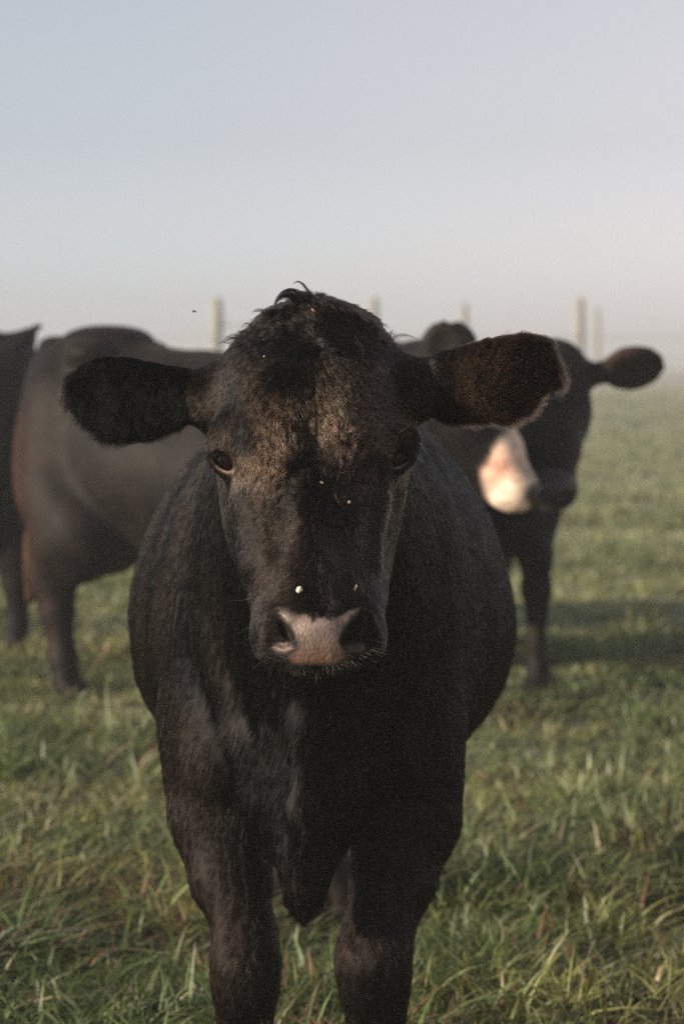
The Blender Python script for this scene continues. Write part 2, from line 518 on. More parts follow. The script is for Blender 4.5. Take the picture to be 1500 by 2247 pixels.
    # ears, lofted sideways from the skull: (X, cy, cz, half y, half z)
    def ear(st, cup, kk=.035):
        rows = [(pw(px, 0, Y)[0], Y, CAMH - ((t + b) / 2 - HY) / FPX * Y, hy, (b - t) / 2 / FPX * Y, 2.1, 0) for px, t, b, Y, hy in st]
        rows.sort(); f.loft(0, rows, kk)
        rows = [(pw(px, 0, Y)[0], Y, CAMH - ((t + b) / 2 - HY) / FPX * Y, hy, (b - t) / 2 / FPX * Y, 2.0, 0) for px, t, b, Y, hy in cup]
        rows.sort(); f.loft(0, rows, .012, 'cut')
    ear([(500, 806, 925, 3.14, .030), (455, 808, 932, 3.135, .034), (420, 810, 928, 3.13, .034), (380, 805, 932, 3.13, .030), (330, 796, 940, 3.13, .026), (280, 788, 942, 3.135, .021), (230, 787, 926, 3.14, .016),
         (190, 800, 900, 3.15, .011), (172, 818, 876, 3.155, .008), (164, 834, 858, 3.16, .003)],
        [(430, 868, 910, 3.085, .010), (380, 832, 915, 3.085, .024), (320, 818, 922, 3.09, .028), (260, 812, 910, 3.10, .025), (210, 820, 888, 3.12, .018), (185, 838, 862, 3.13, .005)])
    ear([(850, 800, 925, 3.14, .030), (900, 790, 915, 3.13, .034), (945, 782, 912, 3.115, .034), (1000, 770, 903, 3.10, .028), (1060, 755, 903, 3.09, .024), (1110, 746, 896, 3.085, .020), (1155, 746, 876, 3.085, .015),
         (1185, 757, 850, 3.09, .010), (1200, 783, 845, 3.095, .007), (1208, 800, 832, 3.10, .003)],
        [(945, 830, 880, 3.065, .006), (1000, 805, 890, 3.045, .018), (1060, 785, 885, 3.035, .022), (1120, 775, 870, 3.040, .018), (1165, 788, 842, 3.055, .010), (1188, 803, 830, 3.07, .003)])

    # eye openings
    eyes = []
    for px, py, rot, s in ((494, 1010, 38, -1), (872, 1003, -32, 1)):
        h = f.hit(px, py)
        hc = h + np.array((0, 0, 0))
        f.ell(hc + np.array((-s*.002, .007, .002)), (.028, .018, .021), .02, rotm('Y', rot))
        f.ell(hc + np.array((0, .004, 0)), (.0180, .030, .0108), .004, rotm('Y', rot), mode='cut')
        f.ell(hc + np.array((-s*.013, .003, -.010)), (.008, .014, .0045), .004, rotm('Y', rot), mode='cut')
        eyes.append((hc, rot, s))
    V, Q = f.mesh(2)
    return f, V, Q, eyes

fieldc, CV, CQ, EYES = build_front_cow()
CN, CFN = mesh_normals(CV, CQ)
_b = smooth(3.30, 3.55, CV[:, 1])
_q = CV * np.array([1, 1, .45])
CV = CV + CN * (_b * (.006 * noise3(_q, 7, 41) + .0035 * noise3(_q, 16, 42)))[:, None]
CN, CFN = mesh_normals(CV, CQ)
print('front cow mesh', len(CV), len(CQ), round(time.time() - T0, 1))

root = empty('cow', (-.04, 4.1, 0), 'black cow facing the camera with dusty curly forehead and pale pellet on its nose', 'cow')
px_, py_ = to_px(CV)
onhead = (CV[:, 1] < 3.12) & (py_ > 640)
# masks painted on the hide: leather of the nose, rust brown legs and pale lid skin
def blob(cx, cy, rx, ry, soft=.35):
    d = np.sqrt(((px_-cx)/rx)**2 + ((py_-cy)/ry)**2)
    return 1 - smooth(1-soft, 1+soft, d)
wl = np.interp(py_, [1325, 1338, 1350, 1370, 1390, 1410, 1425, 1440, 1458], [98, 90, 80, 62, 47, 42, 52, 66, 60])
leather = (1 - smooth(.72, 1.22, np.abs(px_ - 700) / wl + .10 * noise3(CV, 90, 8))) * smooth(1338, 1372, py_ + 28*((px_-700)/90)**2 + 10 * noise3(CV, 120, 7)) * (1 - smooth(1452, 1466, py_))
for s_, px0 in ((-1, 632), (1, 769)):
    leather = np.maximum(leather, blob(px0 + s_*10, 1422, 24, 14) * .6)
leather *= onhead & (CV[:, 1] < 2.93)
leather = np.clip(leather, 0, 1)
inner = np.zeros(len(CV))
tint = np.tile(np.array([.006, .005, .0045]), (len(CV), 1))
lo_ = smooth(1370, 1450, py_)[:, None]
lc = (np.array([.135, .108, .100]) * (1 - lo_) + np.array([.085, .052, .038]) * lo_) * (1 + .25 * noise3(CV, 60, 3)[:, None])
tint = tint * (1 - leather[:, None]) + lc * leather[:, None]
legm = smooth(.55, .30, CV[:, 2])[:, None] * .6
tint = tint * (1 - legm) + np.array([.010, .006, .004]) * legm
for (c_, rot_, s_) in EYES:
    r_ = np.linalg.norm((CV - c_) / np.array([.021, .04, .018]), axis=1)
    m_ = ((1 - smooth(.75, 1.25, r_)) * .4)[:, None]
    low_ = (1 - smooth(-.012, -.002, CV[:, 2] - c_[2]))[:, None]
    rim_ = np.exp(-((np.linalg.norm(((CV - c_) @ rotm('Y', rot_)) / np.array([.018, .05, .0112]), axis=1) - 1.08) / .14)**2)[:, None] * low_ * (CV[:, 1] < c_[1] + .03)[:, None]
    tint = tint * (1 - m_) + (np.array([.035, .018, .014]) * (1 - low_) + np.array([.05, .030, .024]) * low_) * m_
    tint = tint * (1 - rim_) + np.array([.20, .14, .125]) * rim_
body = make_mesh('body', CV, CQ, hide, root, {'tint': tint, 'leather': leather})

# eyes
def eye_material():
    M = Mat('cow_eye')
    M.link(M.attr('tint').outputs['Color'], M.b.inputs['Base Color'])
    M.b.inputs['Roughness'].default_value = 0.06
    M.b.inputs['Specular IOR Level'].default_value = 0.18
    return M.m
eye_mat = eye_material()
def eyeball(c, r, s, parent):
    nu, nv = 36, 24
    th = np.linspace(0, 2*np.pi, nu, endpoint=False); ph = np.linspace(0.02, np.pi-0.02, nv)
    T, P = np.meshgrid(th, ph)
    V = np.stack([np.sin(P)*np.cos(T), -np.cos(P), np.sin(P)*np.sin(T)], -1).reshape(-1, 3)
    bul = np.exp(-((P.ravel()/.75)**2)) * .10
    V2 = V * (1 + bul)[:, None] * r
    i = np.arange(nv-1)[:, None]*nu; j = np.arange(nu)[None]; j2 = (j+1) % nu
    F = np.stack([i+j, i+nu+j, i+nu+j2, i+j2], -1).reshape(-1, 4)
    # dark horizontal pupil, brown iris, reddish white towards the nose
    V0 = V
    pup = (np.abs(V0[:, 0]) < .36) & (np.abs(V0[:, 2]) < .26) & (V0[:, 1] < 0)
    iris = (np.hypot(V0[:, 0], V0[:, 2]) < .58) & (V0[:, 1] < 0)
    t = np.tile(np.array([.045, .011, .009]), (len(V), 1))
    t[iris] = (.007, .004, .003); t[pup] = (.003, .003, .004)
    rz = rotm('Z', 34 * s)
    V2 = V2 @ rz.T
    return make_mesh('eye', V2 + c, F, eye_mat, parent, {'tint': t})
for (c_, rot_, s_) in EYES:
    eyeball(c_ + np.array((s_*-.001, .0165, .0)), .0200, s_, root)


# ------------------------------------------------------------------ coat of the front cow
def sample_surface(V, Q, N, w, n, g):
    a = V[Q[:, 1]] - V[Q[:, 0]]; b = V[Q[:, 3]] - V[Q[:, 0]]
    area = np.linalg.norm(np.cross(V[Q[:, 2]] - V[Q[:, 0]], V[Q[:, 3]] - V[Q[:, 1]]), axis=1) * .5
    p = area * w[Q].mean(1); p /= p.sum()
    f = g.choice(len(Q), n, p=p)
    u, v = g.random(n)[:, None], g.random(n)[:, None]
    q = Q[f]
    W4 = [(1-u)*(1-v), u*(1-v), u*v, (1-u)*v]
    P = sum(wi * V[q[:, i]] for i, wi in enumerate(W4))
    Nn = sum(wi * N[q[:, i]] for i, wi in enumerate(W4))
    Nn /= np.linalg.norm(Nn, axis=1, keepdims=True)
    return P, Nn

def warp(P, s, a, seed):
    return P + a * np.stack([noise3(P, s, seed), noise3(P, s, seed+1), noise3(P, s, seed+2)], 1)

def grow(P, N, D, L, lift, k, g, clump=.008, camt=.5, curl=0., curl_f=1.2, jit=.18, seed=50):
    """P roots, N normals, D flow (tangent), L lengths; returns points (n,k,3)"""
    n = len(P)
    T = D - (D * N).sum(1, keepdims=True) * N
    T /= np.linalg.norm(T, axis=1, keepdims=True) + 1e-9
    T = T + g.normal(size=(n, 3)) * jit
    T -= (T * N).sum(1, keepdims=True) * N
    T /= np.linalg.norm(T, axis=1, keepdims=True) + 1e-9
    key = np.floor(warp(P, .35 / clump, clump * .8, seed) / clump).astype(np.int64)
    _, inv = np.unique(key, axis=0, return_inverse=True); inv = inv.ravel()
    m = inv.max() + 1; cnt = np.bincount(inv, minlength=m).astype(float)
    mean = lambda A: (np.stack([np.bincount(inv, A[:, d], m) for d in range(3)], 1) / cnt[:, None])[inv]
    s = np.linspace(0, 1, k)[None, :, None]
    Lc = np.asarray(L)[:, None, None] * np.ones((n, 1, 1)); li = (np.asarray(lift) * np.ones(n))[:, None, None]
    Tp = T[:, None]; Np = N[:, None]
    up = li * s * (1 - .45 * s)
    pts = P[:, None] + Lc * (Tp * s * np.sqrt(np.clip(1 - (li*.8)**2, .1, 1)) + Np * up)
    if np.any(np.asarray(curl) > 0):
        cu = (np.asarray(curl) * np.ones(n))[:, None, None]
        ph = (hash3(inv, inv*0, inv*0, seed) * 6.283)[:, None, None] + g.normal(size=(n, 1, 1)) * .5
        B = np.cross(N, T)[:, None]
        fr = curl_f * (0.7 + .6 * hash3(inv, inv*0+3, inv*0, seed))[:, None, None]
        pts = pts + cu * Lc * s * (B * (np.sin(6.283 * fr * s + ph) - np.sin(ph)*(1-s)) + Np * .5 * (np.cos(6.283 * fr * s + ph)))
    ctip = mean(P) + mean(pts[:, -1] - P) * 1.0
    ca = (np.asarray(camt) * np.ones(n))[:, None, None]
    tipoff = (ctip - pts[:, -1])[:, None]
    pts = pts + ca * tipoff * s ** 1.6
    return pts, inv

def scr(dx, dy, fwd=None):
    """photo-plane direction to world"""
    v = np.stack([dx, 0*dx if fwd is None else fwd, -dy], 1)
    return v

def rad_profile(n, k, r, g):
    s = np.linspace(0, 1, k)[None]
    return (r * (.7 + .6 * g.random((n, 1)))) * (1 - .85 * s ** 1.5)

if FUR:
    g = np.random.default_rng(5)
    vx, vy = to_px(CV)
    ear_m = ((CV[:, 0] < -.198) | (CV[:, 0] > .118)) & (CV[:, 2] > .98) & (CV[:, 1] < 3.24)
    head_m = (CV[:, 1] < 3.26) & (CV[:, 2] > .69) & ~ear_m
    bare = np.clip(leather * 2.2, 0, 1)
    for (c_, rot_, s_) in EYES:
        Mx = rotm('Y', rot_)
        q_ = ((CV - c_) @ Mx) / np.array([.0175, .05, .0135])
        bare = np.maximum(bare, 1 - smooth(.9, 1.2, np.linalg.norm(q_, axis=1)))
    for px0, pz0 in ((632, 1386), (769, 1386), (620, 1368), (782, 1368)):
        bare = np.maximum(bare, (1 - smooth(16, 24, np.hypot(px_ - px0, py_ - pz0))) * (CV[:, 1] < 2.95))
    # ---- head
    wgt = head_m * (1 - bare) * np.where(CN[:, 1] < .25, 1, .15) * (1 + 1.0 * smooth(1150, 1400, vy))
    n = 200000
    P, N = sample_surface(CV, CQ, CN, wgt, n, g)
    u, v = to_px(P)
    ax_, ay_ = u - 690, v - 742
    ra = np.hypot(ax_, ay_) + 1e-6
    d1 = np.stack([ax_ / ra, ay_ / ra], 1)                       # radial from the crown whorl
    bx_, by_ = u - 745, v - 1068
    rb = np.hypot(bx_, by_) + 1e-6
    d2 = np.stack([bx_ / rb, by_ / rb], 1)                       # second whorl between the eyes
    d3 = np.stack([(u - 700) / 95.0, np.ones(n) * 1.0], 1); d3 /= np.linalg.norm(d3, axis=1)[:, None]
    d3b = np.stack([(u - 700) / 60.0, np.ones(n) * .8], 1); d3b /= np.linalg.norm(d3b, axis=1)[:, None]
    w2 = (1 - smooth(60, 190, rb))[:, None]
    wl_ = smooth(1040, 1130, v)[:, None]
    D = d1 * (1 - wl_) + d3 * wl_
    D = D * (1 - w2) + d2 * w2 * 1.2
    wn = smooth(1230, 1330, v)[:, None]; D = D * (1 - wn) + d3b * wn
    sidew = smooth(150, 215, np.abs(u - 690))[:, None] * smooth(800, 1000, v)[:, None]
    D = D * (1 - sidew) + np.stack([np.sign(u - 690) * .55, np.ones(n)], 1) * sidew
    dust = np.exp(-((u-765)/140)**2 - ((v-950)/120)**2) * (v > 780) + .35*np.exp(-((u-610)/90)**2 - ((v-985)/60)**2) + .8*np.exp(-((u-532)/18)**2 - ((v-1045)/14)**2)
    dust = np.clip(dust * 1.3, 0, 1) * smooth(-.35, .35, noise3(P, 26, 61) + .6 * dust + .25*noise3(P, 70, 62))
    mess = np.clip(np.exp(-((u-715)/165)**2 - ((v-965)/150)**2) * 1.1, 0, 1)
    ang = noise3(P, 38, 63) * 1.1 * mess + noise3(P, 14, 64) * .45
    ca_, sa_ = np.cos(ang), np.sin(ang)
    D = np.stack([D[:, 0]*ca_ - D[:, 1]*sa_, D[:, 0]*sa_ + D[:, 1]*ca_], 1)
    D3 = scr(D[:, 0], D[:, 1], np.where(v < 745, .45 * (745 - v) / 60, .0))
    crown = 1 - smooth(690, 770, v)
    sheet = .010 + .019 * mess + .012 * crown + .003 * (v > 1180) * smooth(1180, 1240, v)
    sheet *= 1 - .62 * smooth(1290, 1350, v)
    near_eye = np.zeros(n)
    for (c_, rot_, s_) in EYES:
        near_eye = np.maximum(near_eye, 1 - smooth(.022, .045, np.linalg.norm(P - c_, axis=1)))
    sheet *= 1 - .6 * near_eye
    L = sheet * (.65 + .6 * g.random(n)) * np.where(g.random(n) < .03, 1.6, 1)
    lift = .16 + .28 * mess + .25 * crown + .10 * noise3(P, 40, 65)
    pts, inv = grow(P, N, D3, L, np.clip(lift, .05, .7), 7, g, .0085, .35 + .40 * mess + .2 * crown, .04 + .16 * mess + .08*crown, .8, .13)
    hc_ = hash3(inv, inv*0, inv*0, 9)[:, None]
    base = np.array([.0055, .0044, .0038]) * (.5 + 1.1 * hc_) * (.3 + .8 * g.random((n, 1)) + 5.0 * (g.random((n, 1)) < .06))
    base = base + np.array([.014, .0085, .0055]) * (smooth(-.1, .6, noise3(P, 12, 66)) * .6)[:, None]
    dd = np.clip(dust * (.6 + .7 * hc_[:, 0]), 0, 1)[:, None]
    dcol = np.array([.34, .195, .125]) * (.10 + 1.7 * g.random((n, 1)) ** 2.5)
    whorl = (1 - smooth(4, 15, ra))[:, None]
    base = base * (1 - whorl) + np.array([.045, .032, .025]) * whorl
    nose_up = (np.exp(-((u-745)/75)**2 - ((v-1235)/70)**2) * .35)[:, None]
    col = base * (1 - dd) + dcol * dd
    col = col * (1 - nose_up) + np.array([.05, .04, .034]) * nose_up
    make_hair('head_hair', pts, rad_profile(n, 7, .00036, g), col, fur_mat, root)

    # ---- ears: longer soft hair, brown inside the far one, brightened to look sunlit
    wgt = ear_m * (1.0 + 1.2 * (CN[:, 1] < .2))
    n = 70000
    P, N = sample_surface(CV, CQ, CN, wgt, n, g)
    u, v = to_px(P)
    left = P[:, 0] < 0
    tl = np.where(left, (455 - u) / 305, (u - 905) / 310)
    cyl = np.where(left, 868 - 10 * tl, 852 - 38 * tl)
    off = (v - cyl) / 85.0
    dx = np.where(left, -1.0, 1.0) * (.45 + .7 * smooth(.3, 1, tl)); dy = .75 * off + .22 + np.where(left, .0, -.05)
    D3 = scr(dx, dy, np.where(N[:, 1] < 0, -.15, .2))
    edge = smooth(.5, 1.0, np.abs(off)) + smooth(.75, 1.0, tl)
    L = (.017 + .013 * np.clip(edge, 0, 1.3) + .008 * (off > .4)) * (.45 + 1.0 * g.random(n)) * (1 + .35 * noise3(P, 60, 71))
    L *= np.where((off < -.5) & left, .55, 1)
    pts, inv = grow(P, N, D3, L, .34 + .2 * edge * .5, 6, g, .007, .5, .12, .8, .30, 52)
    pts[:, :, 2] -= (np.linspace(0, 1, 6)[None] ** 2) * L[:, None] * .18
    hc_ = hash3(inv, inv*0, inv*0, 9)[:, None]
    col = np.array([.0022, .0019, .0017]) * (.6 + .9 * hc_)
    br = ((~left) * (N[:, 1] < .1) * (.35 + .6 * smooth(-.1, .4, noise3(P, 22, 70))))[:, None] * np.where((off > -.55), 1, .4)[:, None]
    br = br * smooth(.12, .5, tl)[:, None]
    br = np.maximum(br, (left * (tl > .93) * .6)[:, None])
    col = col * (1 - br) + np.array([.20, .095, .055]) * br * (.6 + .8 * g.random((n, 1)))
    make_hair('ear_hair', pts, rad_profile(n, 6, .00034, g), col, ear_mat, root)

    # ---- body: short sleek coat lying down and back
    bm = (~head_m & ~ear_m) & (CV[:, 2] > .12)
    wgt = bm * np.where(CN[:, 1] < .35, 1.0, .12) * np.where(CV[:, 1] > 4.7, .25, 1) * np.where(CV[:, 1] < 3.9, 1.5, 1)
    n = 150000
    P, N = sample_surface(CV, CQ, CN, wgt, n, g)
    dx = np.sign(P[:, 0] + .038) * .15; fw = np.where(P[:, 2] > .5, .55, .1); dz = np.ones(n)
    sw = noise3(P, 5, 80) * .5
    D3 = np.stack([dx + sw * .5, fw + sw * .3, -dz], 1)
    L = (.026 + .012 * ((P[:, 1] < 3.7) & (np.abs(P[:, 0] + .04) < .13))) * (.6 + .7 * g.random(n)) * np.where(P[:, 2] < .45, .6, 1)
    pts, inv = grow(P, N, D3, L, .14 + .10 * noise3(P, 30, 81), 4, g, .017, .65, .06, .8, .14, 54)
    hc_ = hash3(inv, inv*0, inv*0, 9)[:, None]
    col = np.array([.0038, .0035, .0035]) * (.6 + .8 * hc_)
    sunlit_side = smooth(-.12, -.24, P[:, 0])  # warm sunlight on the left flank painted into the hair colour
    br = (smooth(-.2, .4, noise3(P * np.array([1, 1, .4]), 14, 82)) * .55 * sunlit_side + .35 * smooth(.5, .25, P[:, 2]))[:, None]
    col = col * (.4 + .8 * g.random((n, 1)) + 3 * (g.random((n, 1)) < .06))
    col = col * (1 - br) + np.array([.038, .023, .015]) * br * (.2 + 1.8 * g.random((n, 1)) ** 2)
    make_hair('body_hair', pts, rad_profile(n, 4, .00055, g), col, sleek_mat, root)

    # ---- strands drawn one lock at a time
    def lock(guide, nh, spread, r, colr, k=9, tip=.15, seed=0):
        """guide: list of (px, py, Y)"""
        gg = np.random.default_rng(seed)
        G = np.array([pw(*q) for q in guide]); tt = np.linspace(0, 1, len(G)); ss = np.linspace(0, 1, k)
        C = np.stack([np.interp(ss, tt, G[:, d]) for d in range(3)], 1)
        for _ in range(2): C[1:-1] = .25*C[:-2] + .5*C[1:-1] + .25*C[2:]
        o0 = gg.normal(size=(nh, 1, 3)) * spread
        fall = (1 - (1 - tip) * ss ** .8)[None, :, None]
        wob = gg.normal(size=(nh, 1, 3)) * spread * .5 * np.sin(ss * 3.1)[None, :, None]
        cut = .7 + .3 * gg.random(nh)
        out = np.empty((nh, k, 3))
        for i in range(nh):
            si = ss * cut[i]
            for d in range(3): out[i, :, d] = np.interp(si, ss, C[:, d])
        out = out + o0 * fall + wob
        return out, rad_profile(nh, k, r, gg), np.tile(colr, (nh, 1)) * (.5 + gg.random((nh, 1)))
    blk = np.array([.010, .008, .007])
    locks = [
        ([(690, 712, 3.10), (672, 678, 3.10), (650, 645, 3.09), (625, 643, 3.08), (606, 655, 3.08), (598, 678, 3.08)], 130, .0040, 1),
        ([(700, 705, 3.10), (680, 665, 3.10), (655, 634, 3.10), (628, 634, 3.09), (608, 648, 3.09), (600, 668, 3.09)], 70, .0028, 2),
        ([(700, 700, 3.11), (688, 660, 3.11), (676, 636, 3.11), (662, 618, 3.11), (650, 614, 3.11), (641, 626, 3.11)], 26, .0016, 3),
        ([(712, 700, 3.11), (692, 664, 3.11), (672, 645, 3.11), (655, 640, 3.11), (640, 652, 3.11)], 90, .0040, 4),
        ([(722, 705, 3.11), (706, 678, 3.11), (690, 655, 3.11), (674, 642, 3.11)], 110, .0045, 5),
        ([(735, 705, 3.11), (722, 680, 3.11), (712, 668, 3.11), (700, 658, 3.11)], 90, .0045, 6),
        ([(725, 700, 3.10), (730, 672, 3.10), (745, 660, 3.10), (762, 664, 3.10), (776, 680, 3.10)], 14, .0016, 7),
        ([(715, 700, 3.10), (722, 672, 3.10), (738, 658, 3.10), (752, 659, 3.10), (768, 672, 3.10)], 16, .0014, 8),
        ([(668, 712, 3.09), (650, 690, 3.08), (634, 672, 3.08), (620, 668, 3.08), (612, 680, 3.08)], 70, .0035, 9),
        ([(655, 715, 3.09), (636, 698, 3.08), (622, 688, 3.07), (610, 690, 3.07), (604, 702, 3.07)], 60, .0035, 10),
        ([(640, 720, 3.08), (615, 705, 3.08), (596, 700, 3.08), (580, 708, 3.08)], 60, .004, 11),
        ([(760, 720, 3.09), (785, 700, 3.09), (800, 702, 3.09), (815, 716, 3.09)], 50, .004, 12),
        ([(770, 745, 3.05), (790, 765, 3.035), (795, 790, 3.02), (786, 808, 3.01)], 9, .003, 13),
        ([(755, 750, 3.05), (768, 780, 3.03), (770, 800, 3.02), (760, 815, 3.01)], 9, .003, 14),
        ([(690, 790, 3.02), (700, 815, 3.00), (715, 830, 2.99), (722, 848, 2.985)], 9, .003, 15),
        ([(676, 790, 3.02), (682, 812, 3.00), (698, 832, 2.99), (704, 850, 2.985)], 9, .003, 16),
    ]
    A = [lock(gd, nh, sp, .00030, blk, 10, .12, sd) for gd, nh, sp, sd in locks]
    gg = np.random.default_rng(77)
    for i in range(120):      # loose wisps following the tuft
        x0 = 685 + gg.normal() * 44; y0 = 700 + gg.normal() * 8; sd = -1 if x0 < 695 + gg.normal()*20 else 1
        w_ = 14 + 30 * gg.random(); h_ = 12 + 30 * gg.random() * math.exp(-((x0-670)/50)**2)
        A.append(lock([(x0, y0, 3.10), (x0 + sd*w_*.15, y0 - h_*.7, 3.10), (x0 + sd*w_*.55, y0 - h_, 3.09), (x0 + sd*w_*.95, y0 - h_*.75, 3.085), (x0 + sd*w_*1.15, y0 - h_*.2, 3.08)], int(4 + 18*gg.random()), .0022, .00024, blk, 9, .25, 700 + i))
    gg = np.random.default_rng(90)
    for i in range(110):      # short flyaway tufts over the crown
        px = 520 + 340 * gg.random(); t_ = (px - 690) / 170
        py = 683 + 72 * abs(t_) ** 1.8 + gg.normal() * 4
        lx = t_ * 26 + gg.normal() * 10; ly = -(6 + 14 * gg.random())
        A.append(lock([(px, py + 10, 3.10), (px + lx*.4, py + ly*.8, 3.10), (px + lx, py + ly*.9 + 3, 3.10), (px + lx*1.5, py + ly*.4 + 8, 3.10)], 12, .0018, .00022, blk, 7, .25, 100 + i))
    def join(A, name, mat):
        ks = sorted(set(a[0].shape[1] for a in A))
        # resample every lock to the same count
        K = max(ks); P_, R_, C_ = [], [], []
        for p_, r_, c_ in A:
            k = p_.shape[1]
            if k != K:
                s0, s1 = np.linspace(0, 1, k), np.linspace(0, 1, K); i = np.clip(np.searchsorted(s0, s1) - 1, 0, k-2); f_ = ((s1 - s0[i]) * (k-1))
                p_ = p_[:, i] * (1-f_)[None, :, None] + p_[:, i+1] * f_[None, :, None]
                r_ = r_[:, i] * (1-f_)[None] + r_[:, i+1] * f_[None]
            P_.append(p_); R_.append(r_); C_.append(c_)
        return make_hair(name, np.concatenate(P_), np.concatenate(R_), np.concatenate(C_), mat, root)
    join(A, 'forelock', fur_mat)

    # eyelashes: upper lid, pointing out and down
    A = []
    for (c_, rot_, s_) in EYES:
        ex, ey_ = to_px(c_)
        for i in range(34):
            t_ = i / 33.0
            x0 = ex + s_ * (-14 + 40 * t_); y0 = ey_ + (-19 - 3*math.sin(t_*3.14) + 24 * max(0, t_-.45)**1.2) 
            ln = 14 + 20 * t_
            A.append(lock([(x0, y0, c_[1] - .004), (x0 + s_*ln*.5, y0 - 1, c_[1] - .014), (x0 + s_*ln*.9, y0 + ln*.35, c_[1] - .018), (x0 + s_*ln*1.05, y0 + ln*.8, c_[1] - .016)], 3, .0011, .00020, blk, 6, .7, 300 + i))
    join(A, 'eyelashes', fur_mat)

    # whiskers round the mouth and chin
    pale = np.array([.45, .40, .34]); A = []
    gg = np.random.default_rng(91)
    for i in range(120):
        t_ = gg.random() * 2 - 1
        x0 = 700 + t_ * 125; y0 = 1462 + 6*gg.normal() - 46 * abs(t_) ** 2.2
        dx = t_ * 34 + gg.normal() * 7; dy = 16 + 14 * gg.random() - 10 * abs(t_)
        sc_ = .5 + .8 * gg.random()
        h_ = fieldc.hit(x0, y0)
        Y0 = h_[1] - .001 if h_[1] < 3.0 else 2.93
        A.append(lock([(x0, y0, Y0), (x0 + dx*.5*sc_, y0 + dy*.4*sc_, Y0 - .006), (x0 + dx*sc_, y0 + dy*sc_, Y0 - .008)], 1, .0002, .00016 + .0001*gg.random(), pale * (.3 + .9*gg.random()), 6, .7, 500 + i))
    for (pts_) in [[(812, 1392, 2.90), (835, 1388, 2.89), (848, 1398, 2.88), (853, 1412, 2.88)], [(812, 1402, 2.90), (835, 1406, 2.89), (858, 1416, 2.88)], [(566, 1396, 2.90), (540, 1402, 2.89), (522, 1416, 2.88)],
                   [(574, 1360, 2.90), (548, 1374, 2.89), (515, 1396, 2.88)], [(585, 1440, 2.90), (562, 1462, 2.89), (545, 1476, 2.88)], [(690, 1465, 2.88), (694, 1485, 2.87), (695, 1508, 2.87)],
                   [(800, 1440, 2.90), (815, 1462, 2.89), (838, 1472, 2.88)], [(560, 1310, 2.90), (530, 1318, 2.90), (505, 1318, 2.90)], [(870, 950, 3.0), (890, 940, 2.99), (905, 925, 2.98)], [(868, 965, 3.0), (888, 955, 2.99), (902, 950, 2.98)],
                   [(480, 920, 3.02), (462, 912, 3.01), (448, 910, 3.0)], [(478, 950, 3.02), (462, 943, 3.01), (450, 938, 3.0)]]:
        A.append(lock(pts_, 1, .0001, .00022, pale * .8, 8, .7, len(A)))
    join(A, 'whiskers', fur_mat)
    fix_parent(root)
    print('fur', round(time.time() - T0, 1))

